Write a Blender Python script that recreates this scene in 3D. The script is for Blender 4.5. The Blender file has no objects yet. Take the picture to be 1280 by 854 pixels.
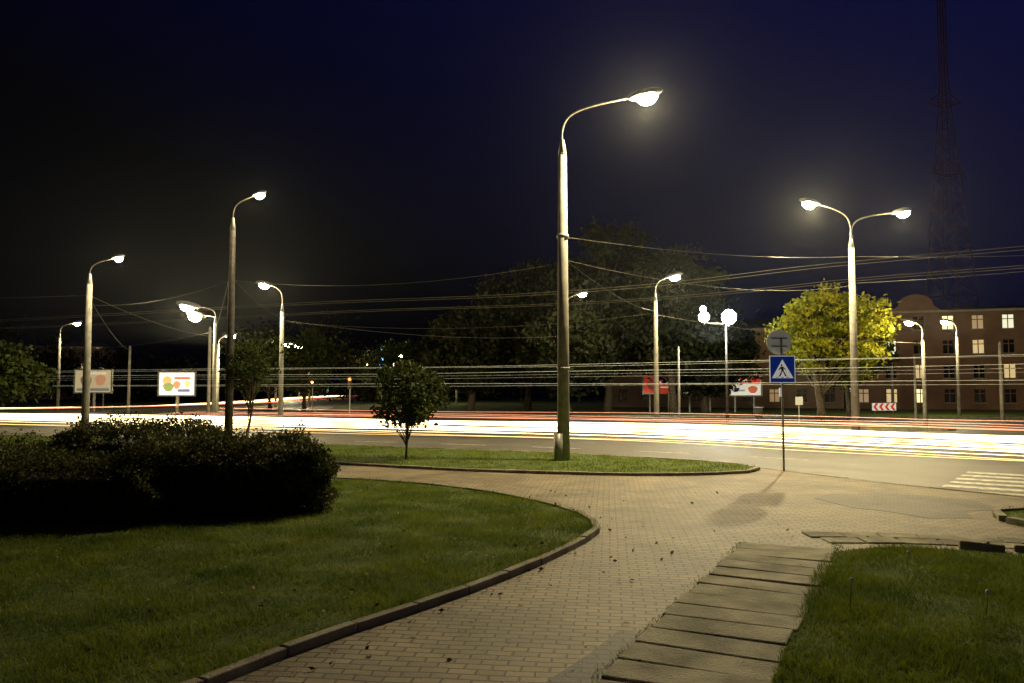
import bpy, bmesh, math, random
import numpy as np
from mathutils import Vector, Matrix
random.seed(3); rng=np.random.default_rng(5)
S=bpy.context.scene

# ---------------------------------------------------------------- materials
def newmat(name):
    m=bpy.data.materials.new(name); m.use_nodes=True
    nt=m.node_tree; b=nt.nodes['Principled BSDF']
    return m,nt,b
def noise_mat(name,c1,c2,scale=5,rough=.8,bump=0.0,bscale=40,metal=0,detail=6,lo=.35,hi=.65,spec=.3):
    m,nt,b=newmat(name)
    tc=nt.nodes.new('ShaderNodeNewGeometry')
    n=nt.nodes.new('ShaderNodeTexNoise'); n.inputs['Scale'].default_value=scale; n.inputs['Detail'].default_value=detail
    nt.links.new(tc.outputs['Position'],n.inputs['Vector'])
    r=nt.nodes.new('ShaderNodeValToRGB')
    r.color_ramp.elements[0].position=lo; r.color_ramp.elements[1].position=hi
    r.color_ramp.elements[0].color=(*c1,1); r.color_ramp.elements[1].color=(*c2,1)
    nt.links.new(n.outputs['Fac'],r.inputs['Fac']); nt.links.new(r.outputs['Color'],b.inputs['Base Color'])
    b.inputs['Roughness'].default_value=rough; b.inputs['Metallic'].default_value=metal
    b.inputs['Specular IOR Level'].default_value=spec
    if bump>0:
        n2=nt.nodes.new('ShaderNodeTexNoise'); n2.inputs['Scale'].default_value=bscale; n2.inputs['Detail'].default_value=4
        nt.links.new(tc.outputs['Position'],n2.inputs['Vector'])
        bp=nt.nodes.new('ShaderNodeBump'); bp.inputs['Strength'].default_value=bump; bp.inputs['Distance'].default_value=.02
        nt.links.new(n2.outputs['Fac'],bp.inputs['Height']); nt.links.new(bp.outputs['Normal'],b.inputs['Normal'])
    return m
def emit_mat(name,c,s,base=(.8,.8,.8)):
    m,nt,b=newmat(name)
    b.inputs['Base Color'].default_value=(*base,1)
    b.inputs['Emission Color'].default_value=(*c,1); b.inputs['Emission Strength'].default_value=s
    return m
def leaf_mat(name,c1,c2,scale=2.0,trans=.25):
    m=noise_mat(name,c1,c2,scale,.6,0,lo=.3,hi=.7,spec=.2)
    nt=m.node_tree; b=nt.nodes['Principled BSDF']; out=nt.nodes['Material Output']
    t=nt.nodes.new('ShaderNodeBsdfTranslucent'); mx=nt.nodes.new('ShaderNodeMixShader'); mx.inputs[0].default_value=trans
    r=[n for n in nt.nodes if n.type=='VALTORGB'][0]
    nt.links.new(r.outputs['Color'],t.inputs['Color'])
    nt.links.new(b.outputs[0],mx.inputs[1]); nt.links.new(t.outputs[0],mx.inputs[2]); nt.links.new(mx.outputs[0],out.inputs[0])
    return m
def brick_mat(name,ang,c1,c2,cm,bw,bh,mort,patch=(.42,1.15)):
    m,nt,b=newmat(name)
    g=nt.nodes.new('ShaderNodeNewGeometry'); mp=nt.nodes.new('ShaderNodeMapping')
    mp.inputs['Rotation'].default_value=(0,0,ang)
    nt.links.new(g.outputs['Position'],mp.inputs['Vector'])
    n0=nt.nodes.new('ShaderNodeTexNoise'); n0.inputs['Scale'].default_value=1.3
    nt.links.new(g.outputs['Position'],n0.inputs['Vector'])
    ad=nt.nodes.new('ShaderNodeMixRGB'); ad.blend_type='LINEAR_LIGHT'; ad.inputs[0].default_value=.035
    nt.links.new(mp.outputs[0],ad.inputs[1]); nt.links.new(n0.outputs['Color'],ad.inputs[2])
    br=nt.nodes.new('ShaderNodeTexBrick'); br.inputs['Scale'].default_value=1
    br.inputs['Brick Width'].default_value=bw; br.inputs['Row Height'].default_value=bh
    br.inputs['Mortar Size'].default_value=mort; br.inputs['Mortar Smooth'].default_value=.3
    br.inputs['Color1'].default_value=(*c1,1); br.inputs['Color2'].default_value=(*c2,1); br.inputs['Mortar'].default_value=(*cm,1)
    nt.links.new(ad.outputs[0],br.inputs['Vector'])
    n=nt.nodes.new('ShaderNodeTexNoise'); n.inputs['Scale'].default_value=.8; n.inputs['Detail'].default_value=9; n.inputs['Roughness'].default_value=.7
    nt.links.new(g.outputs['Position'],n.inputs['Vector'])
    mr=nt.nodes.new('ShaderNodeMapRange'); mr.inputs[1].default_value=.32; mr.inputs[2].default_value=.66; mr.inputs[3].default_value=patch[0]; mr.inputs[4].default_value=patch[1]
    nt.links.new(n.outputs['Fac'],mr.inputs[0])
    mu=nt.nodes.new('ShaderNodeMixRGB'); mu.blend_type='MULTIPLY'; mu.inputs[0].default_value=1
    nt.links.new(br.outputs['Color'],mu.inputs[1]); nt.links.new(mr.outputs[0],mu.inputs[2]); nt.links.new(mu.outputs[0],b.inputs['Base Color'])
    n2=nt.nodes.new('ShaderNodeTexNoise'); n2.inputs['Scale'].default_value=60
    nt.links.new(g.outputs['Position'],n2.inputs['Vector'])
    m1=nt.nodes.new('ShaderNodeMath'); m1.operation='MULTIPLY_ADD'; m1.inputs[1].default_value=-1.0
    nt.links.new(br.outputs['Fac'],m1.inputs[0])
    m2=nt.nodes.new('ShaderNodeMath'); m2.operation='MULTIPLY'; m2.inputs[1].default_value=.4
    nt.links.new(n2.outputs['Fac'],m2.inputs[0]); nt.links.new(m2.outputs[0],m1.inputs[2])
    bp=nt.nodes.new('ShaderNodeBump'); bp.inputs['Strength'].default_value=.9; bp.inputs['Distance'].default_value=.015
    nt.links.new(m1.outputs[0],bp.inputs['Height']); nt.links.new(bp.outputs[0],b.inputs['Normal'])
    b.inputs['Roughness'].default_value=.7
    return m

M={}
M['soil']=noise_mat('dark_soil',(.02,.022,.01),(.05,.06,.02),3,1,.6,30)
M['grassbase']=noise_mat('lawn_soil',(.04,.07,.009),(.10,.13,.018),2.5,1,.8,50)
M['grass']=leaf_mat('grass_blades',(.055,.11,.009),(.23,.27,.02),1.1,.35)
M['asphalt']=noise_mat('asphalt',(.045,.040,.033),(.095,.085,.068),.6,.6,.5,70,lo=.3,hi=.7,spec=.5)
M['paint']=noise_mat('road_paint',(.25,.24,.2),(.7,.7,.62),7,.6)
M['brick']=brick_mat('paving_bricks',.12,(.31,.24,.14),(.205,.16,.095),(.05,.042,.03),.21,.105,.010)
M['brickd']=brick_mat('darker_paving_bricks',.12,(.17,.14,.10),(.125,.10,.075),(.04,.035,.025),.21,.105,.010)  # same bricks in a darker tone
M['brickshadow']=brick_mat('painted_shadow_bricks',.12,(.06,.057,.06),(.04,.038,.042),(.015,.014,.013),.21,.105,.010)  # cast shadow on the paving, painted as dark brick
M['slab']=noise_mat('concrete_slabs',(.13,.12,.075),(.36,.33,.23),2.2,.85,.7,45)
M['kerb']=noise_mat('kerb_stone',(.17,.15,.11),(.31,.285,.21),3,.85,.5,50)
M['concrete']=noise_mat('concrete_pole',(.22,.21,.18),(.34,.32,.28),4,.7,.2,50)
M['steel']=noise_mat('galvanised_steel',(.22,.22,.21),(.33,.33,.31),6,.5,0,metal=.4)
M['darksteel']=noise_mat('dark_steel',(.03,.026,.022),(.07,.06,.05),6,.6)
M['wire']=noise_mat('wire_metal',(.10,.09,.07),(.15,.14,.11),2,.5,metal=.2)
M['bark']=noise_mat('bark',(.03,.022,.015),(.09,.07,.045),9,.9,.8,30)
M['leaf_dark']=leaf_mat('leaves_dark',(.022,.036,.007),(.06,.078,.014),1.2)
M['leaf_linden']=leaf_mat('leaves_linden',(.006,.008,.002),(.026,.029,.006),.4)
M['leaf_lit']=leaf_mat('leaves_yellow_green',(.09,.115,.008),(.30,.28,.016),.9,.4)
M['hedge']=leaf_mat('hedge_leaves',(.03,.040,.010),(.09,.09,.02),1.5)
M['deadleaf']=noise_mat('dead_leaves',(.10,.05,.02),(.25,.15,.05),8,.8)
M['housing']=noise_mat('lamp_housing',(.12,.12,.12),(.2,.2,.2),5,.5)

# ---------------------------------------------------------------- mesh helpers
class MB:
    def __init__(s): s.v=[];s.f=[];s.m=[];s.mats=[]
    def mi(s,mat):
        if mat not in s.mats: s.mats.append(mat)
        return s.mats.index(mat)
    def poly(s,pts,mat):
        i=len(s.v); s.v+= [tuple(p) for p in pts]; s.f.append(tuple(range(i,i+len(pts)))); s.m.append(s.mi(mat))
    def box(s,c,d,mat,rot=0.0,tilt=None):
        R=Matrix.Rotation(rot,3,'Z')
        if tilt is not None: R=R@tilt
        i=len(s.v)
        for z in(-.5,.5):
            for y in(-.5,.5):
                for x in(-.5,.5):
                    s.v.append(tuple(R@Vector((x*d[0],y*d[1],z*d[2]))+Vector(c)))
        k=s.mi(mat)
        for f in((0,2,3,1),(4,5,7,6),(0,1,5,4),(2,6,7,3),(0,4,6,2),(1,3,7,5)):
            s.f.append(tuple(i+a for a in f)); s.m.append(k)
    def tube(s,pts,rad,mat,n=8,cap=True):
        pts=[Vector(p) for p in pts]
        if not isinstance(rad,(list,tuple)): rad=[rad]*len(pts)
        k=s.mi(mat); i0=len(s.v)
        for j,p in enumerate(pts):
            t=(pts[min(j+1,len(pts)-1)]-pts[max(j-1,0)]).normalized()
            u=t.cross(Vector((0,1,0)) if abs(t.y)<.8 else Vector((1,0,0))).normalized(); w=t.cross(u)
            for a in range(n):
                an=2*math.pi*a/n
                s.v.append(tuple(p+(u*math.cos(an)+w*math.sin(an))*rad[j]))
        for j in range(len(pts)-1):
            for a in range(n):
                b=(a+1)%n
                s.f.append((i0+j*n+a,i0+j*n+b,i0+(j+1)*n+b,i0+(j+1)*n+a)); s.m.append(k)
        if cap:
            s.f.append(tuple(i0+a for a in range(n))[::-1]); s.m.append(k)
            e=i0+(len(pts)-1)*n; s.f.append(tuple(e+a for a in range(n))); s.m.append(k)
    def ellip(s,c,r,mat_top,mat_bot,rot=0,tilt=0,nu=14,nv=8,split=0.0):
        R=Matrix.Rotation(rot,3,'Z')@Matrix.Rotation(tilt,3,'Y'); i0=len(s.v); c=Vector(c)
        for j in range(nv+1):
            ph=-math.pi/2+math.pi*j/nv
            for a in range(nu):
                th=2*math.pi*a/nu
                s.v.append(tuple(c+R@Vector((r[0]*math.cos(ph)*math.cos(th),r[1]*math.cos(ph)*math.sin(th),r[2]*math.sin(ph)))))
        for j in range(nv):
            ph=-math.pi/2+math.pi*(j+.5)/nv
            k=s.mi(mat_top if math.sin(ph)>split else mat_bot)
            for a in range(nu):
                b=(a+1)%nu
                s.f.append((i0+j*nu+a,i0+j*nu+b,i0+(j+1)*nu+b,i0+(j+1)*nu+a)); s.m.append(k)
    def obj(s,name,smooth=False,parent=None):
        me=bpy.data.meshes.new(name); me.from_pydata(s.v,[],s.f)
        for m in s.mats: me.materials.append(m)
        me.polygons.foreach_set('material_index',s.m)
        if smooth: me.polygons.foreach_set('use_smooth',[True]*len(s.f))
        me.update(); o=bpy.data.objects.new(name,me); S.collection.objects.link(o)
        if parent: o.parent=parent
        return o

def quads_obj(name,V,nv,mat,parent=None):
    me=bpy.data.meshes.new(name); n=len(V)//nv
    me.vertices.add(len(V)); me.vertices.foreach_set('co',V.astype(np.float32).ravel())
    me.loops.add(len(V)); me.loops.foreach_set('vertex_index',np.arange(len(V),dtype=np.int32))
    me.polygons.add(n); me.polygons.foreach_set('loop_start',np.arange(0,len(V),nv,dtype=np.int32))
    me.materials.append(mat); me.update(calc_edges=True); me.validate()
    o=bpy.data.objects.new(name,me); S.collection.objects.link(o)
    if parent: o.parent=parent
    return o
def leaf_quads(C,size,flat=0.0):
    n=len(C); a=rng.normal(size=(n,3)); b=rng.normal(size=(n,3))
    if flat: a[:,2]*=(1-flat); b[:,2]*=(1-flat)
    a/=np.linalg.norm(a,axis=1)[:,None]; b-= (a*b).sum(1)[:,None]*a; b/=np.linalg.norm(b,axis=1)[:,None]
    s=(size*rng.uniform(.6,1.4,n))[:,None]
    V=np.stack([C-a*s,C-b*s*.55,C+a*s,C+b*s*.55],1)
    return V.reshape(-1,3)
def cr(pts,n=6,closed=False):
    P=[Vector(p) for p in pts]; out=[]; L=len(P)
    rg=range(L) if closed else range(L-1)
    for i in rg:
        if closed: p0,p1,p2,p3=P[i-1],P[i],P[(i+1)%L],P[(i+2)%L]
        else: p0,p1,p2,p3=P[max(i-1,0)],P[i],P[i+1],P[min(i+2,L-1)]
        for k in range(n):
            t=k/n
            out.append(.5*((2*p1)+(p2-p0)*t+(2*p0-5*p1+4*p2-p3)*t*t+(3*p1-p0-3*p2+p3)*t**3))
    if not closed: out.append(P[-1])
    return out
def slab(name,poly,z0,z1,mat,matside=None):
    bm=bmesh.new(); vs=[bm.verts.new((p[0],p[1],z1)) for p in poly]; f=bm.faces.new(vs)
    f.normal_update()
    if f.normal.z<0: f.normal_flip()
    bmesh.ops.triangulate(bm,faces=[f])
    lo=[bm.verts.new((p[0],p[1],z0)) for p in poly]
    for i in range(len(poly)):
        j=(i+1)%len(poly); g=bm.faces.new((vs[i],vs[j],lo[j],lo[i])); g.material_index=1 if matside else 0
    me=bpy.data.meshes.new(name); bm.to_mesh(me); bm.free(); me.materials.append(mat)
    if matside: me.materials.append(matside)
    o=bpy.data.objects.new(name,me); S.collection.objects.link(o); return o
def resample(path,step):
    P=[Vector((p[0],p[1])) for p in path]; out=[P[0]]; acc=0
    for a,b in zip(P[:-1],P[1:]):
        L=(b-a).length
        if L==0: continue
        d=step-acc
        while d<=L: out.append(a+(b-a)*(d/L)); d+=step
        acc=(L-(d-step))
    return out
def kerb(name,path,w,z0,z1,step=.8,closed=False):
    p=[Vector((q[0],q[1])) for q in path]
    if closed: p.append(p[0])
    r=resample(p,step); mb=MB()
    for a,b in zip(r[:-1],r[1:]):
        d=b-a; ang=math.atan2(d.y,d.x); c=(a+b)/2
        mb.box((c.x,c.y,(z0+z1)/2+random.uniform(-.007,.007)),(d.length-.01,w,z1-z0),M['kerb'],ang+random.uniform(-.012,.012))
    o=mb.obj(name)
    bv=o.modifiers.new('bev','BEVEL'); bv.width=.012; bv.segments=2
    return o
def inpoly(X,Y,poly):
    ins=np.zeros(len(X),bool); n=len(poly)
    for i in range(n):
        x1,y1=poly[i][0],poly[i][1]; x2,y2=poly[(i+1)%n][0],poly[(i+1)%n][1]
        if y1==y2: continue
        c=((y1>Y)!=(y2>Y))&(X<(x2-x1)*(Y-y1)/(y2-y1)+x1); ins^=c
    return ins
def grass(name,poly,xr,yr,n,h,w,z,power=1.0):
    X=rng.uniform(*xr,n); t=rng.uniform(0,1,n)**power; Y=yr[0]+(yr[1]-yr[0])*t
    k=inpoly(X,Y,poly)
    pat=np.sin(X*3.1+np.sin(Y*2.3)*1.5)*np.sin(Y*2.7+np.cos(X*1.9))
    k&=rng.uniform(0,1,n)<(.75+.35*pat)
    X=X[k];Y=Y[k];pat=pat[k];n=len(X)
    hh=h*rng.uniform(.4,1.35,n)*(1+.35*pat); a=rng.uniform(0,2*math.pi,n); ln=rng.normal(0,.5,(n,2))*hh[:,None]
    ww=w*rng.uniform(.6,1.3,n)
    B=np.stack([X,Y,np.full(n,z)],1); dx=np.stack([np.cos(a)*ww,np.sin(a)*ww,np.zeros(n)],1)
    T=B+np.concatenate([ln,hh[:,None]],1)
    V=np.stack([B-dx,B+dx,T],1).reshape(-1,3)
    return quads_obj(name,V,3,M['grass'])

# ---------------------------------------------------------------- ground
g=MB(); g.poly([(-900,-300,-.16),(900,-300,-.16),(900,1500,-.16),(-900,1500,-.16)],M['soil']); g.obj('ground')
E=cr([(-60,50,0),(-45,44.5,0),(-32,39.5,0),(-22.8,35.5,0),(-12.2,31.3,0),(-6.2,29.0,0),(-1.1,26.6,0),(3.8,23.7,0),(6.7,21.2,0),(10,18.2,0),(14,14.3,0),(19,9.8,0),(28,2,0),(44,-10,0)],5)
def off(d,z):
    o=[]
    for i,p in enumerate(E):
        t=(E[min(i+1,len(E)-1)]-E[max(i-1,0)]).normalized()
        o.append(Vector((p.x-t.y*d,p.y+t.x*d,z)))
    return o
nearedge=[(6.35,21.0),(7.1,19.3),(8.0,17.5),(9.3,15.5),(11,13.2),(13.6,9.8),(18,4),(25,-5)]
road=[(p.x,p.y) for p in E if p.x<6]+nearedge+[(90,-10),(110,60),(60,58),(30,60),(5,64),(-14,66),(-19,80),(-26,120),(-38,220),(-50,220),(-44,120),(-42,76),(-60,70),(-110,72),(-110,60)]
slab('road',road,-.15,-.12,M['asphalt'])
pav=[(-30,26.5),(-24.5,26.3),(-15.6,24.5),(-8,23.5),(-4.5,22.2),(0,20.5),(5,20)]+nearedge+[(-30,-6)]
slab('pavement',pav,-.15,0,M['brick'])
kerb('road_kerb',nearedge,.15,-.14,.012,1.0)
for pl,mm in (([(5.6,14.9),(6.1,15.5),(6.9,15.6),(7.8,15.3),(8.4,14.6),(8.2,13.5),(7.5,13.3),(7.2,12.6),(6.5,12.6),(6.2,13.3),(5.8,13.7)],M['brickd']),([(.05,5.0),(.5,5.0),(.62,5.5),(.95,6.3),(1.12,6.75),(.88,6.75),(.6,6.2),(.14,5.44)],M['brickshadow'])):
    slab('dark_and_shadow_patch',pl,-.004,.004,mm)  # near sheet paints in a cast shadow; far one is darker brick
edgeL=cr([(-6,-5,0),(-4.6,0,0),(-3.5,3,0),(-2.75,4.5,0),(-2.08,5.5,0),(-1.54,6.45,0),(-1.0,7.2,0),(-.33,8.2,0),(.38,9.45,0),(.96,10.7,0),(1.22,11.5,0),(1.2,12.2,0),(.99,13.1,0),(.43,14.2,0),(-.63,15.7,0),(-2.0,16.9,0),(-3.75,17.8,0),(-6.3,18.4,0),(-16.5,20.5,0),(-30,22,0)],5)
polyL=[(p.x,p.y) for p in edgeL]+[(-30,-5)]
slab('lawn',polyL,-.01,.045,M['grassbase'])
kerb('lawn_kerb',edgeL,.10,-.01,.075,.75)
edgeF=cr([(-30,26.5,0),(-24.5,26.0,0),(-15.6,24.3,0),(-8,23.2,0),(-4.56,21.6,0),(-2.47,20.5,0),(-.79,19.75,0),(1.15,19.15,0),(3.0,18.8,0),(4.55,18.95,0),(5.7,19.45,0),(6.2,20.2,0),(6.1,21.1,0),(5.3,22.1,0),(3.8,23.3,0),(1.54,24.9,0),(-1.1,26.2,0),(-6.2,28.6,0),(-12.2,30.9,0),(-22.8,35.1,0),(-32,39.1,0),(-45,44.1,0)],5)
polyF=[(p.x,p.y) for p in edgeF]+[(-50,40)]
slab('lawn',polyF,-.14,.05,M['grassbase'])
kerb('lawn_kerb',edgeF,.12,-.14,.07,1.0)
edgeR=cr([(0.4,1.0,0),(.95,3.4,0),(1.75,5.5,0),(2.62,7.35,0),(3.5,9.2,0),(3.96,9.9,0),(4.8,10.2,0),(5.7,9.95,0),(7.5,9.0,0),(12,6.1,0),(18,2,0)],5)
polyR=[(p.x,p.y) for p in edgeR]+[(18,-4),(0,-4)]
slab('lawn',polyR,-.01,.02,M['grassbase'])
edgeI=cr([(7.5,12.3,0),(7.8,13.0,0),(8.6,13.2,0),(10.3,11.2,0),(12.5,8,0),(12,7,0),(9.2,10.2,0),(7.7,11.4,0)],5,True)
polyI=[(p.x,p.y) for p in edgeI]
slab('lawn',polyI,-.01,.05,M['grassbase']); kerb('lawn_kerb',edgeI,.12,-.01,.09,.8,True)
verge=[(-13,68),(5,65.5),(30,61.5),(60,59.5),(110,61),(140,200),(-20,200)]
slab('verge',verge,-.15,-.02,M['grassbase'],M['kerb'])
isl=cr([(10.5,46,0),(13,47.5,0),(17,46.2,0),(23,43,0),(22,41.6,0),(15,43.5,0)],5,True)
slab('traffic_island',[(p.x,p.y) for p in isl],-.14,.02,M['grassbase'],M['kerb'])
isl=cr([(-34,58,0),(-26,56,0),(-12,50,0),(-8,50.5,0),(-14,55,0),(-24,60,0)],5,True)
slab('traffic_island',[(p.x,p.y) for p in isl],-.14,.02,M['grassbase'],M['kerb'])

mb=MB()
ctr=cr([(.1,2.2,0),(.62,4.0,0),(1.2,5.6,0),(2.1,7.45,0),(2.95,9.1,0),(3.62,10.5,0)],8)
r=resample(ctr,.42)
for a,b in zip(r[:-1],r[1:]):
    d=b-a;c=(a+b)/2;ang=math.atan2(d.y,d.x)
    mb.box((c.x,c.y,.005+random.uniform(-.006,.008)),(d.length-.022,1.12+random.uniform(-.05,.05),.05),M['slab'],ang+random.uniform(-.02,.02),Matrix.Rotation(random.uniform(-.015,.015),3,'X')@Matrix.Rotation(random.uniform(-.02,.02),3,'Y'))
for row in(0,1):
    r=resample([Vector((4.05+.1*row,11.15-.4*row,0)),Vector((5.3,11.1-.4*row,0)),Vector((7.0,10.6-.4*row,0)),Vector((9,9.5-.4*row,0))],.5)
    for a,b in zip(r[:-1],r[1:]):
        d=b-a;c=(a+b)/2;ang=math.atan2(d.y,d.x)
        mb.box((c.x,c.y,-.010+random.uniform(-.004,.006)),(d.length-.02,.38,.05),M['slab'],ang+random.uniform(-.02,.02))
o=mb.obj('slab_path'); bv=o.modifiers.new('b','BEVEL'); bv.width=.014; bv.segments=2
mb=MB()
for x,y,l,t in[(5.9,10.15,.5,.05),(6.45,9.95,.45,-.06),(6.95,9.7,.5,.08),(7.45,9.4,.5,-.04),(7.95,9.1,.5,.03)]:
    mb.box((x,y,.03),(l,.14,.13),M['kerb'],-.45+t,Matrix.Rotation(t,3,'Y'))
o=mb.obj('broken_kerb'); bv=o.modifiers.new('b','BEVEL'); bv.width=.02; bv.segments=2

mb=MB(); t=Vector((.8,-.6)); nrm=Vector((.6,.8))
for k in range(6):
    c=Vector((8.75,17.25))+nrm*(.1+.9*k)+t*2.0
    mb.box((c.x,c.y,-.118),(3.4,.42,.006),M['paint'],math.atan2(t.y,t.x))
mb.obj('crosswalk')
mb=MB()
for d in(3.9,10.6):
    P=resample(off(d,0),1.0)
    for i in range(0,len(P)-2,4):
        a,b=P[i],P[i+2]; dd=b-a;c=(a+b)/2
        if (c-Vector((13,20))).length<6: continue
        mb.box((c.x,c.y,-.118),(dd.length,.10,.006),M['paint'],math.atan2(dd.y,dd.x))
mb.obj('lane_marking')

grass('grass',polyL,(-9,1.4),(4.2,18.4),340000,.05,.004,.045,1.3)
grass('grass',polyR,(.8,8.5),(3.5,10.3),190000,.055,.004,.02,1.2)
grass('grass',polyF,(-22,6.5),(18.7,36),160000,.05,.008,.05,1.0)
grass('grass',polyI,(7.2,11),(9,13.6),15000,.05,.006,.05,1.0)
n=6000; idx=rng.integers(0,len(edgeL)-1,n); tt=rng.uniform(0,1,n)
EA=np.array([(p.x,p.y) for p in edgeL]); P=EA[idx]*(1-tt)[:,None]+EA[idx+1]*tt[:,None]+rng.normal(0,.035,(n,2))-np.array([.05,0])
P2=np.stack([rng.uniform(.2,4,2500),rng.uniform(3.5,10.6,2500)],1)
cx=np.interp(P2[:,1],[2.2,4,5.6,7.45,9.1,10.5],[.1,.62,1.2,2.1,2.95,3.62]); P2[:,0]=cx+np.sign(rng.uniform(-1,1,2500))*.62+rng.normal(0,.04,2500)
P=np.concatenate([P,P2]); n=len(P); a=rng.uniform(0,6.28,n)
B=np.concatenate([P,np.full((n,1),.0)],1); dx=np.stack([np.cos(a),np.sin(a),0*a],1)*.004
T=B+np.stack([rng.normal(0,.02,n),rng.normal(0,.02,n),np.concatenate([rng.uniform(.04,.12,6000),rng.uniform(.01,.045,2500)])],1)
quads_obj('grass_tufts',np.stack([B-dx,B+dx,T],1).reshape(-1,3),3,M['grass'])
n=1100; X=rng.uniform(-5,5,n);Y=rng.uniform(5,16,n)
near=np.array([min(((x-p.x)**2+(y-p.y)**2)**.5 for p in edgeL) for x,y in zip(X,Y)])
k=rng.uniform(0,1,n)<np.exp(-near/1.0)+.04; X=X[k];Y=Y[k]
zl=np.where(inpoly(X,Y,polyL),.09,.02)
quads_obj('fallen_leaves',leaf_quads(np.stack([X,Y,zl],1),.026,.7),4,M['deadleaf'])
M['fluff']=noise_mat('dandelion_fluff',(.5,.5,.5),(.8,.8,.8),20,.9)
for x,y,h in[(3.0,7.2,.30),(4.15,7.1,.22),(5.4,9.2,.25),(4.4,9.0,.18)]:
    mb=MB(); mb.tube([(x,y,.02),(x+.01,y,h*.6),(x+.02,y,h)],.003,M['leaf_dark'],5)
    mb.ellip((x+.02,y,h+.015),(.022,.022,.022),M['fluff'],M['fluff'],nu=10,nv=6); mb.obj('dandelion',True)

# ---------------------------------------------------------------- hedges
def hedge(x,y,lx,ly,h,rot,n):
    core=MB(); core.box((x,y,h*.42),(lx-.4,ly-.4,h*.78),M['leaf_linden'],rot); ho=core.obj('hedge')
    u=rng.uniform(-.5,.5,n)*lx; v=rng.uniform(-.5,.5,n)*ly; w=rng.uniform(0,1,n)**.8*h
    side=rng.integers(0,5,n)
    u=np.where(side==0,-lx/2,np.where(side==1,lx/2,u)); v=np.where(side==2,-ly/2,np.where(side==3,ly/2,v)); w=np.where(side==4,h,w)
    rr=np.clip((w/h-.65)/.35,0,1)**2*.26
    v=v-np.sign(v)*rr*((side==2)|(side==3)); u=u-np.sign(u)*rr*(side<2)
    ed=np.minimum(np.minimum(lx/2-np.abs(u),ly/2-np.abs(v))/.4,1); w=np.where(side==4,w-.2*(1-ed)**2,w)
    bump=.11*np.sin(u*2.7+w*3+x)*np.sin(v*4+u*1.3)+.08*np.sin(u*7+y)*np.sin(w*8+v*6)+.05*np.sin(u*19+w*17)
    w=w+np.where(side==4,bump,0); v=v+np.where(side>1,bump,0)*(side<4); u=u+bump*(side<2)
    u+=rng.normal(0,.05,n); v+=rng.normal(0,.05,n); w=w+np.abs(rng.normal(0,.055,n))*np.where(side==4,1.6,.5)
    c,s=math.cos(rot),math.sin(rot)
    C=np.stack([x+u*c-v*s,y+u*s+v*c,np.maximum(w,.04)],1)
    quads_obj('foliage',leaf_quads(C,.027),4,M['hedge'],ho)
hedge(-9.6,12.2,8.6,1.7,.86,.05,70000)
hedge(-4.7,13.3,3.0,2.1,1.04,.35,60000)
hedge(-7.0,15.3,2.6,1.8,1.25,.15,26000)
hedge(-13,15.8,7,1.4,.9,.1,24000)

# ---------------------------------------------------------------- trees
def tree(name,x,y,h,rx,cz,rz,tr,clumps,per,ls,mat,seed,ry=None,lean=0,cx=0,spread=(.13,.27)):
    rnd=random.Random(seed); r2=np.random.default_rng(seed); ry=ry or rx
    mb=MB(); top=cz+rz*.45
    tp=[(x+lean*t+math.sin(t*5+seed)*tr*.7,y+math.cos(t*4+seed)*tr*.5,-.15+t*(top+.15)) for t in[i/7 for i in range(8)]]
    mb.tube(tp,[tr*(1.35 if i==0 else 1)*(1-.12*i) for i in range(8)],M['bark'],8)
    C=[]
    for i in range(clumps):
        while True:
            p=[rnd.uniform(-1,1) for _ in range(3)]
            q=sum(a*a for a in p)
            if .12<q<1: break
        C.append((x+cx+p[0]*rx,y+p[1]*ry,cz+p[2]*rz*(1 if p[2]>0 else .8)))
    for i,c in enumerate(C):
        if i%2==0:
            t=min(.95,max(.25,(c[2]-.2*h)/(top)*.75)); b=Vector(tp[0]).lerp(Vector(tp[-1]),t); c=Vector(c)
            m=b.lerp(c,.5)+Vector((0,0,.08*(c-b).length)); mb.tube([b,m,c],[tr*.35,tr*.2,tr*.06],M['bark'],5,False)
    to=mb.obj(name,True)
    L=[]
    for c in C:
        k=int(per*rnd.uniform(.4,1.5)); s=rnd.uniform(*spread)*(rx+rz)/2
        g=r2.normal(0,1,(k,3))*np.array([s,s,s*.6])*.75+np.array(c); L.append(g)
    L=np.concatenate(L); L=L[L[:,2]>.25*cz*.8]
    quads_obj('foliage',leaf_quads(L,ls),4,mat,to)
tree('young_tree',-2.95,22.5,3,1.0,1.8,1.0,.04,70,46,.075,M['leaf_dark'],11)
tree('young_tree',-9.75,29.2,4,1.0,2.9,1.3,.06,40,60,.07,M['leaf_dark'],12,lean=.5,cx=.3)
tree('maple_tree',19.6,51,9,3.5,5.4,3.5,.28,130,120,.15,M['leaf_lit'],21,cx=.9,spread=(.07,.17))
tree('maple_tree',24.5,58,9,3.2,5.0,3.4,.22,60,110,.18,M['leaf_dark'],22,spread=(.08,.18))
for i,(x,y,h,rx) in enumerate([(-3.5,72,9.5,4.5),(1.5,76,14,5.5),(8.5,72,17.5,6),(13.5,68,14,4.8),(4.5,66,9,4),(17.5,72,8.5,4.5)]):
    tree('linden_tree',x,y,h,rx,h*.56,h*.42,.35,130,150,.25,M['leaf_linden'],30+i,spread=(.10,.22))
for i,(x,y,h,rx) in enumerate([(-37.5,58,5,3.4),(-22,84,8.5,3.5),(-28,92,8,4),(-14,95,8,4),(-40,60,6,3)]):
    tree('linden_tree',x,y,h,rx,h*.58,h*.4,.2,60,80,.2,M['leaf_dark'],50+i)
C=[]
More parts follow.
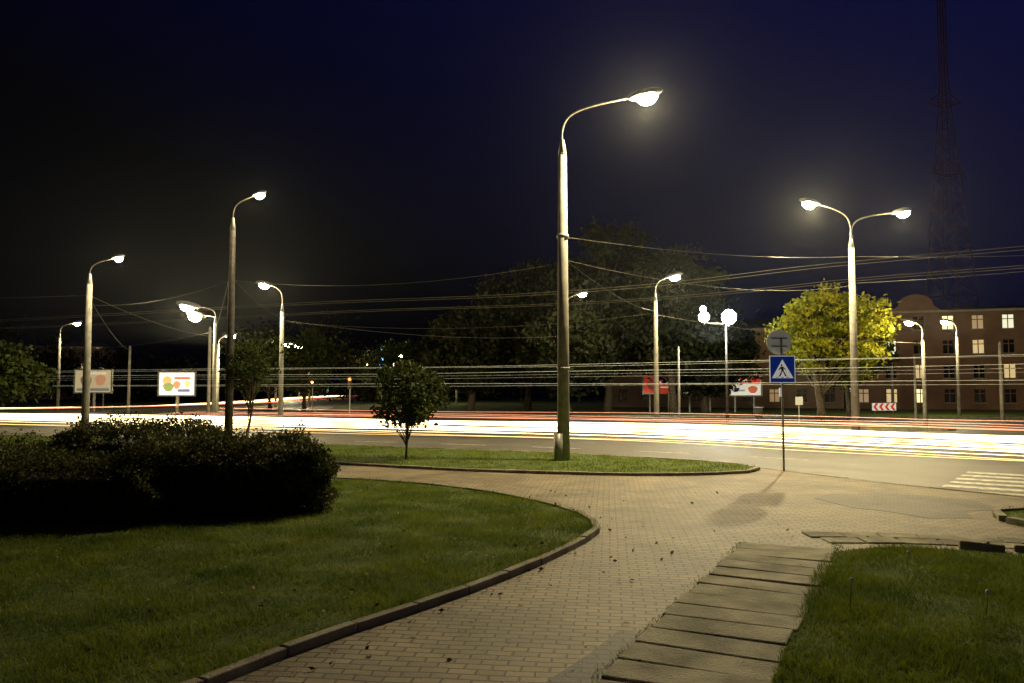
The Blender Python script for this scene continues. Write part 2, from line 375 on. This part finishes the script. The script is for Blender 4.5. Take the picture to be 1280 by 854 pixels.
for i in range(420):
    t=rng.uniform(); X=-130+t*260; Y=150+rng.uniform(-8,20)
    if X>20: Y+=20
    hh=(9+4*math.sin(X*.11)+2.5*math.sin(X*.37+1))*rng.uniform(.2,1)
    C.append(rng.normal(0,1,(90,3))*np.array([2,2,1.4])+np.array([X,Y,hh]))
C=np.concatenate(C); C=C[C[:,2]>-.1]
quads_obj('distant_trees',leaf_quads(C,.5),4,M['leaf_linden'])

# ---------------------------------------------------------------- lamps
WARM=(1,.81,.42)
M['glass']=emit_mat('lit_sodium_glass',(1,.88,.58),160)
M['glass2']=emit_mat('lit_globe_glass',(.95,1,.92),60)
M['glassg']=emit_mat('lit_greenish_glass',(.75,1,.6),60)
M['glasso']=emit_mat('lit_orange_glass',(1,.5,.1),40)
def add_light(loc,power,col,parent,r=.12):
    l=bpy.data.lights.new('lamp_light','POINT'); l.energy=power; l.color=col; l.shadow_soft_size=r
    o=bpy.data.objects.new('lamp_light',l); o.location=loc; S.collection.objects.link(o); o.parent=parent
def street_lamp(x,y,r0,colh,arms,power=1500,glass=None,polemat=None,sc=1.0,box=False,col=WARM):
    glass=glass or M['glass']; pm=polemat or M['concrete']; mb=MB()
    mb.tube([(x,y,-.14),(x,y,colh*.5),(x,y,colh)],[r0,r0*.85,r0*.68],pm,14)
    mb.tube([(x,y,colh-.05),(x,y,colh+.35),(x,y,colh+.4)],[r0*.72,r0*.35,r0*.3],M['steel'],12)
    if box:
        mb.box((x-.16,y-.12,.42),(.2,.24,.75),M['steel'],.2)
        mb.tube([(x,y,2.6),(x,y,2.64)],r0*1.0,M['steel'],14); mb.tube([(x,y,6.3),(x,y,6.42)],r0*.95,M['steel'],14)
    L=[]
    for (ax,ay,az,p) in arms:
        ht=az-colh
        d=Vector((ax-x,ay-y))
        pts=cr([(x,y,colh+.1),(x,y,colh+ht*.45),(x+d.x*.12,y+d.y*.12,colh+ht*.72),(x+d.x*.45,y+d.y*.45,colh+ht*.88),(ax,ay,az)],5)
        rr=min(sc,1.2); mb.tube(pts,[.045*rr]*3+[.03*rr]*(len(pts)-3),M['darksteel'],8)
        ang=math.atan2(d.y,d.x)
        ex,ey=ax+math.cos(ang)*.2*sc,ay+math.sin(ang)*.2*sc
        mb.ellip((ex,ey,az+.06),(.38*sc,.18*sc,.10*sc),M['housing'],M['housing'],ang,-.2)
        mb.ellip((ex+math.cos(ang)*.04*sc,ey+math.sin(ang)*.04*sc,az-.02*sc),(.22*sc,.165*sc,.165*sc),M['housing'],glass,ang,-.2,split=.2)
        L.append((ex,ey,az-.27*sc,p))
    o=mb.obj('street_lamp',True)
    for a in L: add_light(a[:3],a[3],col,o)
    return o
street_lamp(1.44,22.4,.18,8.75,[(3.5,22.1,10.3,6600)],box=True,sc=1.35)
street_lamp(15.0,34.9,.18,8.3,[(13.35,34.6,10.2,7500),(17.2,35.2,9.95,2500)],sc=1.35)
street_lamp(-10.2,28.8,.15,7.9,[(-9.3,28.5,9.05,450)],polemat=M['darksteel'],sc=.8)
street_lamp(-17.4,32.6,.16,6.4,[(-16.3,32.4,7.4,600)],sc=.8)
street_lamp(-12.8,44.2,.15,6.4,[(-13.45,44,7.85,2000)],sc=1.3)
street_lamp(-47.2,83,.16,7.5,[(-45.8,83,9.0,1500)],sc=1.5)
street_lamp(-20.1,53.8,.14,6.6,[(-21.4,53.6,7.7,3800),(-21.3,54.3,7.1,1200)],sc=2.2)
street_lamp(-21.6,58.5,.14,5.0,[(-21.0,58.5,6.0,1400)],sc=1.4)
street_lamp(-25.4,100,.16,6.6,[(-26.2,100,7.6,2500)],sc=2.5)
street_lamp(-29.6,100,.16,6.6,[(-28.9,100,7.8,2500)],sc=2.5)
street_lamp(-40,150,.16,4.2,[(-41,150,5,1500)],sc=3.0,glass=M['glassg'],col=(.8,1,.7))
street_lamp(-17.9,120,.16,6.2,[(-17.2,120,7.4,2500)],sc=2.5)
street_lamp(-28.2,150,.16,6.2,[(-27.5,150,7.0,1000)],sc=2.0,glass=M['glasso'],col=(1,.5,.1))
street_lamp(4.15,60,.15,7.9,[(5.0,59.7,9.25,900)],sc=1.4)
street_lamp(8.0,44.2,.15,7.0,[(8.75,44,8.3,2000)],sc=1.3)
street_lamp(24.5,47.4,.13,5.0,[(24.0,47.4,6.05,1300)],sc=1.2)
street_lamp(34.7,62,.14,6.2,[(34.2,62,7.35,1500)],sc=1.5)
mb=MB(); gx,gy=14.5,53.8
mb.tube([(gx,gy,-.14),(gx,gy,3),(gx,gy,6.6)],[.12,.09,.06],M['darksteel'],10)
mb.tube([(gx-1.4,gy,6.55),(gx,gy,6.5),(gx+.15,gy,6.55)],.035,M['darksteel'],8)
for a,b,c in((13.0,6.95,.36),(14.7,6.95,.5),(12.95,7.5,.2)):
    mb.ellip((a,gy-.05,b),(c,c,c),M['glass2'],M['glass2'])
    mb.tube([(a,gy-.05,b-c-.12),(a,gy-.05,b-c+.03)],.08,M['darksteel'],8)
o=mb.obj('globe_lamp',True); add_light((13.8,gy-.6,6.1),2200,(.95,1,.9),o)
for x,y,h,r in[(-35.4,73.7,6,.15),(33,53.8,5.2,.14),(39.6,83,5.8,.14),(11.3,54,4.9,.09),(-8.3,120,7.3,.2),(-19,50,5.9,.12),(28.8,57,4.4,.1)]:
    mb=MB(); mb.tube([(x,y,-.14),(x,y,h*.5),(x,y,h)],[r,r*.85,r*.65],M['concrete'],10); mb.tube([(x,y,h),(x,y,h+.12)],[r*.7,r*.1],M['steel'],10); mb.obj('catenary_pole',True)
# traffic signals at the far junction arm
sr=emit_mat('signal_red_lens',(1,.05,.01),25,(.5,.02,.01)); sa=emit_mat('signal_amber_lens',(1,.35,.03),25,(.5,.2,.02)); dk=M['darksteel']
for x,y,h,c in[(-13.5,66.5,2.9,0),(-20.5,82,3.1,1),(-8.5,66.8,2.9,0),(-27.5,110,3.4,0),(-43,84,3.2,1),(26,61,2.9,0)]:
    mb=MB(); mb.tube([(x,y,-.14),(x,y,h)],.06,M['steel'],8); mb.box((x,y-.14,h-.3),(.32,.2,.95),dk)
    for k in range(3):
        mm=(sr if c==0 else dk) if k==2 else ((sa if c==1 else dk) if k==1 else dk)
        mb.ellip((x,y-.25,h-.6+.3*k),(.11,.05,.11),mm,mm,nu=10,nv=6); mb.box((x,y-.31,h-.47+.3*k),(.26,.14,.02),dk)
    mb.obj('traffic_signal')

# ---------------------------------------------------------------- overhead wires
mb=MB()
def wire(a,b,sag=.25,r=.006,n=12):
    a=Vector(a);b=Vector(b); r=r if max(a.y,b.y)<46 else r*1.5
    mb.tube([a.lerp(b,i/n)-Vector((0,0,sag*4*(i/n)*(1-i/n))) for i in range(n+1)],r,M['wire'],4,False)
for d,z in((2.6,5.55),(3.2,5.55),(6.6,5.6),(7.2,5.6)):
    P=off(d,z); P=[p+Vector((0,0,.06*math.sin(i*.35))) for i,p in enumerate(P)]; mb.tube(P,.009,M['wire'],4,False)
wire((1.44,22.4,6.35),(15,34.9,7.9),.25)
wire((1.44,22.4,5.7),(15,34.9,6.6),.5)
wire((1.44,22.4,5.75),(8,44.2,6.4),.3)
wire((15,34.9,7.9),(33,30,8.2),.4); wire((15,34.9,6.7),(30,24,7.4),.3); wire((15,34.9,6.3),(33,53.8,5),.3)
wire((8,44.2,6.3),(-12.8,44.2,5.8),.6); wire((8,44.2,6.2),(24.5,47.4,4.8),.3)
wire((1.44,22.4,5.6),(-10.2,28.8,6.0),.4) ; wire((-10.2,28.8,6.6),(-20.1,53.8,6.2),.3); wire((-17.4,32.6,5.9),(-20.1,53.8,5.6),.3)
wire((-17.4,32.6,5.8),(-35.4,73.7,5.7),.4); wire((-10.2,28.8,6.1),(-12.8,44.2,6.0),.2)
wire((-12.8,44.2,5.9),(4.15,60,6.1),.5); wire((-20,53.8,6),(-47.2,83,6.5),.5)
wire((-17.4,32.6,5.9),(-40,30,6.2),.4); wire((-17.4,32.6,5.5),(-10.2,28.8,6.0),.3)
mb.obj('overhead_wires')

# ---------------------------------------------------------------- vehicle light trails
tw=emit_mat('headlight_trail',(1,.80,.40),9); ty=emit_mat('warm_trail',(1,.58,.16),2.6); trd=emit_mat('tail_light_trail',(1,.07,.02),.9); tb=emit_mat('bus_window_trail',(.9,1,.6),.13)
mb=MB()
def trail(d,z,r,mat,i0=0,i1=None,wob=.03):
    P=off(d,z)[i0:i1]; ph=random.uniform(0,6); P=[p+Vector((0,0,wob*math.sin(i*.35+ph))) for i,p in enumerate(P)]; mb.tube(P,r,mat,5,False)
for d0 in(1.5,2.8,6.0,7.2):
    k=1.15 if d0>4 else .62
    trail(d0,.60,.018*k,tw); trail(d0+.1,random.uniform(.66,.7),.007*k,tw); trail(d0-.1,random.uniform(.48,.52),.004,tw)
for d0 in(1.6,5.3):
    for k in range(3): trail(d0,random.uniform(.35,.95),.006,ty)
for d0 in(11.5,12.8,15.5):
    for k in range(2): trail(d0+random.uniform(-.3,.3),random.uniform(.6,.85),.012,trd,14)
for z in(2.18,2.26,2.5,2.61,2.72,2.95,3.0): trail(random.uniform(5.0,5.6),z,random.uniform(.0025,.006),tb,13,wob=.02)
for k,(dx,mt) in enumerate([(0,ty),(1.3,ty),(2.6,tw),(4.5,ty),(6,trd),(7.2,trd),(1.9,tw)]):
    P=cr([(-70,60-dx*.5,.6),(-45,60-dx*.6,.6),(-33-dx*.2,68-dx*.4,.6),(-33+dx*.6,82,.6),(-35+dx,105,.6),(-42+dx,150,.6),(-47+dx,210,.6)],7)
    mb.tube(P,.045,mt,5,False)
mb.obj('vehicle_light_trails')

# ---------------------------------------------------------------- pedestrian sign
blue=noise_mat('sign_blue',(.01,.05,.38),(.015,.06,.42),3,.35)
blue.node_tree.nodes['Principled BSDF'].inputs['Emission Color'].default_value=(.01,.06,.5,1); blue.node_tree.nodes['Principled BSDF'].inputs['Emission Strength'].default_value=.12  # faint glow put into the blue for light on the reflective face
white=emit_mat('sign_white',(1,1,.95),.25,(.8,.8,.8)); black=noise_mat('sign_black',(.01,.01,.01),(.02,.02,.02),3,.5)  # sign white glows too, in place of light falling on it
grey=emit_mat('sign_back_grey',(.9,.95,.85),.06,(.5,.5,.46))  # slight glow put in so the unlit disc reads pale
mb=MB(); sx,sy=6.74,19.9
mb.tube([(sx,sy,-.14),(sx,sy,3.3)],.028,M['steel'],10)
yf=sy-.04
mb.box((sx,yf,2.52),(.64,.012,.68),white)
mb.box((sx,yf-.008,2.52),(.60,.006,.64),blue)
def fl(pts,mat,dy): mb.poly([(sx+a,yf-dy,2.52+b) for a,b in pts],mat)
fl([(-.27,-.22),(.27,-.22),(0,.25)],white,.013)
F=.0155
fl([(-.025+.02*math.cos(a),.1+.028*math.sin(a)) for a in [i*math.pi/5 for i in range(10)]],black,F)
fl([(-.05,.065),(.02,.065),(.03,-.04),(-.03,-.04)],black,F)
fl([(-.03,-.04),(.0,-.04),(-.06,-.18),(-.1,-.18)],black,F+.001)
fl([(.0,-.04),(.03,-.04),(.10,-.17),(.065,-.18)],black,F+.001)
fl([(-.05,.06),(-.035,.03),(-.09,-.03),(-.105,-.01)],black,F+.001)
fl([(.02,.06),(.02,.035),(.075,-.02),(.09,-.005)],black,F+.001)
for i in range(3): fl([(-.17+i*.13,-.205),(-.1+i*.13,-.205),(-.1+i*.13,-.192),(-.17+i*.13,-.192)],black,F+.002)
i0=[(sx-.05+.31*math.cos(a),sy+.045,3.2+.31*math.sin(a)) for a in [i*math.pi/14 for i in range(28)]]
i1=[(p[0],p[1]-.012,p[2]) for p in i0]
mb.poly(i1,grey); mb.poly(i0[::-1],white)
for k in range(28): mb.poly([i0[k],i0[(k+1)%28],i1[(k+1)%28],i1[k]],grey)
mb.box((sx-.05,sy+.015,3.3),(.4,.02,.035),M['steel']); mb.box((sx-.05,sy+.015,3.1),(.4,.02,.035),M['steel'])
mb.box((sx-.06,sy-.03,1.95),(.05,.03,.22),white)
mb.obj('pedestrian_crossing_sign')

# ---------------------------------------------------------------- billboards, small signs
def lit(name,c,k): return emit_mat(name,c,k,c)  # floodlight on the posters is put in as a glow of their colours
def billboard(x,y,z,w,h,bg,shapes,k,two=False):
    mb=MB(); m0=lit('poster_paper',bg,k); mb.box((x,y,z),(w,.06,h),m0)
    for j,(sh,u,v,a,b,c) in enumerate(shapes):
        m=lit('poster_ink',c,k); d=.034+.003*j
        if sh=='r': pts=[(u-a/2,v-b/2),(u+a/2,v-b/2),(u+a/2,v+b/2),(u-a/2,v+b/2)]
        else: pts=[(u+a/2*math.cos(q)*(1+.12*math.sin(3*q)),v+b/2*math.sin(q)) for q in [i*math.pi/10 for i in range(20)]]
        mb.poly([(x+p*w,y-d,z+q*h) for p,q in pts],m)
    for s in(-1,1):
        mb.box((x+s*(w/2+.07),y,z),(.12,.22,h+.24),M['steel']); mb.box((x,y,z+s*(h/2+.06)),(w-.01,.22,.1),M['steel'])
    if two:
        for s in(-1,1): mb.tube([(x+s*w*.3,y+.16,-.14),(x+s*w*.3,y+.16,z)],.09,M['steel'],8)
    else: mb.tube([(x,y+.2,-.14),(x,y+.2,z)],.16,M['steel'],10)
    for s in(-.3,.3): mb.tube([(x+s*w,y,z+h/2+.1),(x+s*w,y-.7,z+h/2+.25)],.03,M['steel'],6); mb.box((x+s*w,y-.75,z+h/2+.22),(.3,.15,.08),M['housing'])
    mb.obj('billboard')
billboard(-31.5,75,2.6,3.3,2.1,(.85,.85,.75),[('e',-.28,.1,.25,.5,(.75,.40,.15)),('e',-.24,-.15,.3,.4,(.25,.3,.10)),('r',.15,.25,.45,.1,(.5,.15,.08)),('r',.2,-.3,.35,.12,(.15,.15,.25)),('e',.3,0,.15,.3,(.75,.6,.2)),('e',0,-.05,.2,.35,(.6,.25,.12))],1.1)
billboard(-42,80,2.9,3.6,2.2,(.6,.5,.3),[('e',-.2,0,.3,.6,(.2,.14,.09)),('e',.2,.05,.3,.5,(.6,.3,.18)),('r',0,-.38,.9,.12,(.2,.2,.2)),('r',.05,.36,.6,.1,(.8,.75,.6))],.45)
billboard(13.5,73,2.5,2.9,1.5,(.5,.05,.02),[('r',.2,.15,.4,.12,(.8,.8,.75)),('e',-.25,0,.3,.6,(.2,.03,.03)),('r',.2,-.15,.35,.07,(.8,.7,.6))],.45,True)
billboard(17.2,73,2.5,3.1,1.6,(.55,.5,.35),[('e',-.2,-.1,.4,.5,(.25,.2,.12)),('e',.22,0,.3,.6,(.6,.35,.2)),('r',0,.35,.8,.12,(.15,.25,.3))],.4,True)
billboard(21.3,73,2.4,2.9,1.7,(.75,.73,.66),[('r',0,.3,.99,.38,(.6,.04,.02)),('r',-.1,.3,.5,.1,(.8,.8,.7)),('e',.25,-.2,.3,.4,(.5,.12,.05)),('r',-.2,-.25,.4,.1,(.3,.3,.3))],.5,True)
mb=MB(); mb.box((26.5,62,.95),(.15,.1,2.2),M['steel']); mb.box((26.5,61.9,1.9),(.5,.3,.5),white); mb.obj('parking_meter')
mb=MB(); red=emit_mat('sign_red',(1,.03,.02),.2,(.6,.03,.02))
cx,cy=32.6,70
mb.box((cx,cy,.55),(2.1,.04,.65),white)
for i in range(4):
    x0=cx-.95+i*.5
    for s in(1,-1):
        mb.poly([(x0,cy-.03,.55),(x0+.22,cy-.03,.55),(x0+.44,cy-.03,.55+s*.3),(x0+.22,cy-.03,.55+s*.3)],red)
for s in(-.8,.8): mb.tube([(cx+s,cy+.06,-.1),(cx+s,cy+.06,.85)],.03,M['steel'],6)
mb.obj('chevron_sign')
mb=MB(); mb.tube([(16.2,52.5,-.12),(16.2,52.5,.1),(16.2,52.5,.85)],[.2,.24,.3],M['darksteel'],12); mb.tube([(16.2,52.5,.85),(16.2,52.5,.9)],.33,M['steel'],12); mb.obj('litter_bin',False)
mb=MB(); mb.tube([(17.6,49,-.12),(17.6,49,1.3)],.04,M['steel'],8); mb.box((17.6,48.95,1.35),(.45,.03,.5),grey); mb.obj('road_sign')
mb=MB(); nb=emit_mat('neon_blue',(.15,.5,1),3); mb.tube([(-19.6,120,-.1),(-19.6,120,6)],.1,M['steel'],8)
mb.box((-19.6,120,7.0),(.35,.3,2.4),nb); mb.box((-19.6,119.8,5.6),(.6,.2,.5),nb); mb.obj('neon_sign')

# ---------------------------------------------------------------- buildings
wallr=noise_mat('brick_wall',(.17,.095,.065),(.23,.135,.09),.5,.9,.3,20); wally=noise_mat('plaster_wall',(.27,.18,.12),(.33,.22,.14),.4,.9)
roof=noise_mat('roof_sheet',(.05,.04,.035),(.08,.06,.05),2,.8); trim=noise_mat('pale_trim',(.3,.26,.2),(.38,.33,.26),2,.8)
gd,_n,_b=newmat('dark_window'); _b.inputs['Base Color'].default_value=(.01,.012,.018,1); _b.inputs['Roughness'].default_value=.12
wl=[emit_mat('lit_window_warm',(1,.70,.28),.5),emit_mat('lit_window_yellow',(1,.82,.4),1.3),emit_mat('lit_window_pale',(.95,.95,.65),.8),emit_mat('lit_window_dim',(1,.55,.2),.2)]
def facade(mb,a,b,z0,nst,sh,bay,wall,lit,rnd,ww=1.05,wh=1.4):
    a=Vector((a[0],a[1],0));b=Vector((b[0],b[1],0)); L=(b-a).length; t=(b-a)/L; n=Vector((t.y,-t.x,0))
    nb=int(L/bay); bw=L/nb
    def q(u0,u1,w0,w1,mat,d=0):
        mb.poly([a+t*u0+n*d+Vector((0,0,w0)),a+t*u1+n*d+Vector((0,0,w0)),a+t*u1+n*d+Vector((0,0,w1)),a+t*u0+n*d+Vector((0,0,w1))],mat)
    for s in range(nst):
        zb=z0+s*sh
        for i in range(nb):
            u=i*bw; l=u+(bw-ww)/2; r=l+ww; wb=zb+.8; wt=wb+wh
            q(u,l,zb,zb+sh,wall);q(r,u+bw,zb,zb+sh,wall);q(l,r,zb,wb,wall);q(l,r,wt,zb+sh,wall)
            for (p0,p1) in(((l,wb),(l,wt)),((r,wt),(r,wb)),((l,wt),(r,wt)),((r,wb),(l,wb))):
                A=a+t*p0[0]+Vector((0,0,p0[1]));B=a+t*p1[0]+Vector((0,0,p1[1])); mb.poly([A,B,B-n*.18,A-n*.18],trim)
            mat=gd if rnd.random()>lit else rnd.choice(wl)
            q(l,r,wb,wt,mat,-.18)
            q((l+r)/2-.05,(l+r)/2+.05,wb,wt,wall,-.14); q(l,r,wb+wh*.66,wb+wh*.66+.09,wall,-.138)
            c=a+t*((l+r)/2)+n*.05+Vector((0,0,wb-.05)); mb.box(c,(ww+.2,.14,.08),trim,math.atan2(t.y,t.x))
    return t,n,L
def house(name,a,b,depth,nst,sh,wall,lit,seed,rh=1.8,gable=None):
    rnd=random.Random(seed); mb=MB(); t,n,L=facade(mb,a,b,-.1,nst,sh,2.7,wall,lit,rnd)
    A=Vector((a[0],a[1],0));B=Vector((b[0],b[1],0)); H=nst*sh-.1; bk=-n*depth
    Z=Vector((0,0,1))
    mb.poly([A+bk-Z*.1,A-Z*.1,A+Z*H,A+bk+Z*H],wall); mb.poly([B-Z*.1,B+bk-Z*.1,B+bk+Z*H,B+Z*H],wall); mb.poly([B+bk-Z*.1,A+bk-Z*.1,A+bk+Z*H,B+bk+Z*H],wall)
    e=n*.45; mb.box((A+B)/2+n*.2+Z*(H+.1),(L+.5,.5,.22),trim,math.atan2(t.y,t.x))
    r0=A+bk*.5+Z*(H+rh)+t*2; r1=B+bk*.5+Z*(H+rh)-t*2; z=Z*(H+.215)
    mb.poly([A+e+z,B+e+z,r1,r0],roof); mb.poly([B+bk-e+z,A+bk-e+z,r0,r1],roof); mb.poly([A+bk-e+z,A+e+z,r0],roof); mb.poly([B+e+z,B+bk-e+z,r1],roof)
    for k in range(3):
        c=A+t*(L*(.2+.3*k))+bk*.5+Z*(H+rh+.2); mb.box(c,(.9,.7,1.5),wallr)
    if gable:
        c=A+t*gable+n*.3
        pts=[c-t*2.4+Z*(H+.22)]+[c+t*(-1.7*math.cos(x))+Z*(H+.8+1.2*math.sin(x)) for x in [i*math.pi/12 for i in range(13)]]+[c+t*2.4+Z*(H+.22)]
        mb.poly(pts[::-1],wall); mb.poly([p-n*.4 for p in pts],wall)
        for p,q2 in zip(pts[:-1],pts[1:]): mb.poly([p,q2,q2-n*.4,p-n*.4],trim)
    mb.obj(name)
house('apartment_building',(12,97),(36.6,88),14,3,3.0,wally,.06,3)
house('brick_building',(37,87.5),(80,74),14,4,2.6,wallr,.34,8,gable=6.8,rh=1.2)
house('brick_building',(82,73),(112,62),14,4,3.0,wallr,.35,9)
house('apartment_building',(-150,170),(-95,185),14,4,3,wally,.05,12)

# ---------------------------------------------------------------- radio tower
tm=noise_mat('tower_red_paint',(.20,.05,.05),(.27,.07,.06),.2,.6)
mb=MB(); tx,ty2=143,258; H=150
def hw(z): return max(.9,6.5*(1-z/105)**1.1+1.0) if z<105 else .9
prev=None; z=0
while z<H:
    w=hw(z); cur=[Vector((tx+s*w,ty2+u*w,z)) for s,u in((-1,-1),(1,-1),(1,1),(-1,1))]
    if prev:
        for i in range(4):
            j=(i+1)%4; mb.tube([prev[i],cur[i]],.15,tm,4,False); mb.tube([prev[i],cur[j]],.06,tm,4,False); mb.tube([prev[j],cur[i]],.06,tm,4,False); mb.tube([cur[i],cur[j]],.08,tm,4,False)
    prev=cur; z+=max(3.0,w*1.6)
for zz in (74,97):
    for s in(-1,1):
        mb.tube([(tx,ty2,zz+4),(tx+s*5.8,ty2,zz)],.16,tm,4,False); mb.tube([(tx,ty2,zz-2),(tx+s*5.8,ty2,zz)],.16,tm,4,False)
        for k in(2,4,5.8): mb.tube([(tx+s*k,ty2,zz+4-k*.69),(tx+s*k,ty2,zz-2+k*.34)],.1,tm,4,False)
    mb.tube([(tx-5.8,ty2,zz),(tx+5.8,ty2,zz)],.12,tm,4,False)
o=mb.obj('radio_tower')
for zz in (50,76,99): add_light((tx-6,ty2-9,zz),30,(1,.3,.25),o,.3)  # unseen red lights added beside the tower, only to light it

# ---------------------------------------------------------------- scatter volume added at lamp height to give the lamps a halo
mb=MB(); mb.box((0,42,9.5),(110,56,9),M['housing']); ho=mb.obj('lamp_halo')
hm=bpy.data.materials.new('lamp_halo_volume'); hm.use_nodes=True; nt=hm.node_tree; nt.nodes.clear()
oo=nt.nodes.new('ShaderNodeOutputMaterial'); vs=nt.nodes.new('ShaderNodeVolumeScatter'); vs.inputs['Density'].default_value=.00022; vs.inputs['Anisotropy'].default_value=.75; vs.inputs['Color'].default_value=(.85,.92,1,1)
nt.links.new(vs.outputs[0],oo.inputs['Volume']); ho.data.materials.clear(); ho.data.materials.append(hm)

# ---------------------------------------------------------------- world, fill light, camera
w=bpy.data.worlds.new('World'); S.world=w; w.use_nodes=True; nt=w.node_tree; nt.nodes.clear()
out=nt.nodes.new('ShaderNodeOutputWorld'); tc=nt.nodes.new('ShaderNodeTexCoord'); sp=nt.nodes.new('ShaderNodeSeparateXYZ')
nt.links.new(tc.outputs['Generated'],sp.inputs[0])
def mth(op,a,b,c=None):
    n=nt.nodes.new('ShaderNodeMath'); n.operation=op
    for i,v in enumerate((a,b,c)):
        if v is None: continue
        if isinstance(v,(int,float)): n.inputs[i].default_value=v
        else: nt.links.new(v,n.inputs[i])
    return n.outputs[0]
f=mth('MULTIPLY_ADD',sp.outputs['Z'],1.6,-.10); f=mth('MULTIPLY_ADD',sp.outputs['X'],.8,f)
rp=nt.nodes.new('ShaderNodeValToRGB'); nt.links.new(f,rp.inputs[0]); e=rp.color_ramp.elements
e[0].color=(.0007,.0008,.0018,1); e[1].color=(.0032,.0038,.032,1); q=e.new(.3); q.color=(.0010,.0012,.010,1)
b1=nt.nodes.new('ShaderNodeBackground'); nt.links.new(rp.outputs[0],b1.inputs[0]); b1.inputs[1].default_value=1
sk=nt.nodes.new('ShaderNodeTexSky'); sk.sky_type='NISHITA'; sk.sun_disc=False; sk.sun_elevation=math.radians(-4); sk.sun_rotation=math.radians(160)
b2=nt.nodes.new('ShaderNodeBackground'); nt.links.new(sk.outputs[0],b2.inputs[0]); b2.inputs[1].default_value=.0015
ad=nt.nodes.new('ShaderNodeAddShader'); nt.links.new(b1.outputs[0],ad.inputs[0]); nt.links.new(b2.outputs[0],ad.inputs[1]); nt.links.new(ad.outputs[0],out.inputs[0])
l=bpy.data.lights.new('fill_sun','SUN'); l.energy=.02; l.angle=math.radians(3); l.color=(1,.92,.7)  # weak sun added as general fill from behind the camera
o=bpy.data.objects.new('fill_sun',l); S.collection.objects.link(o); o.rotation_euler=(math.radians(48),0,math.radians(-25))
cam=bpy.data.cameras.new('camera'); cam.lens=28; cam.sensor_width=36; cam.clip_end=3000; cam.clip_start=.05
co=bpy.data.objects.new('camera',cam); co.location=(0,0,2.0); co.rotation_euler=(math.radians(93.5),0,0); S.collection.objects.link(co); S.camera=co
S.view_settings.view_transform='Standard'; S.view_settings.look='None'; S.view_settings.exposure=0
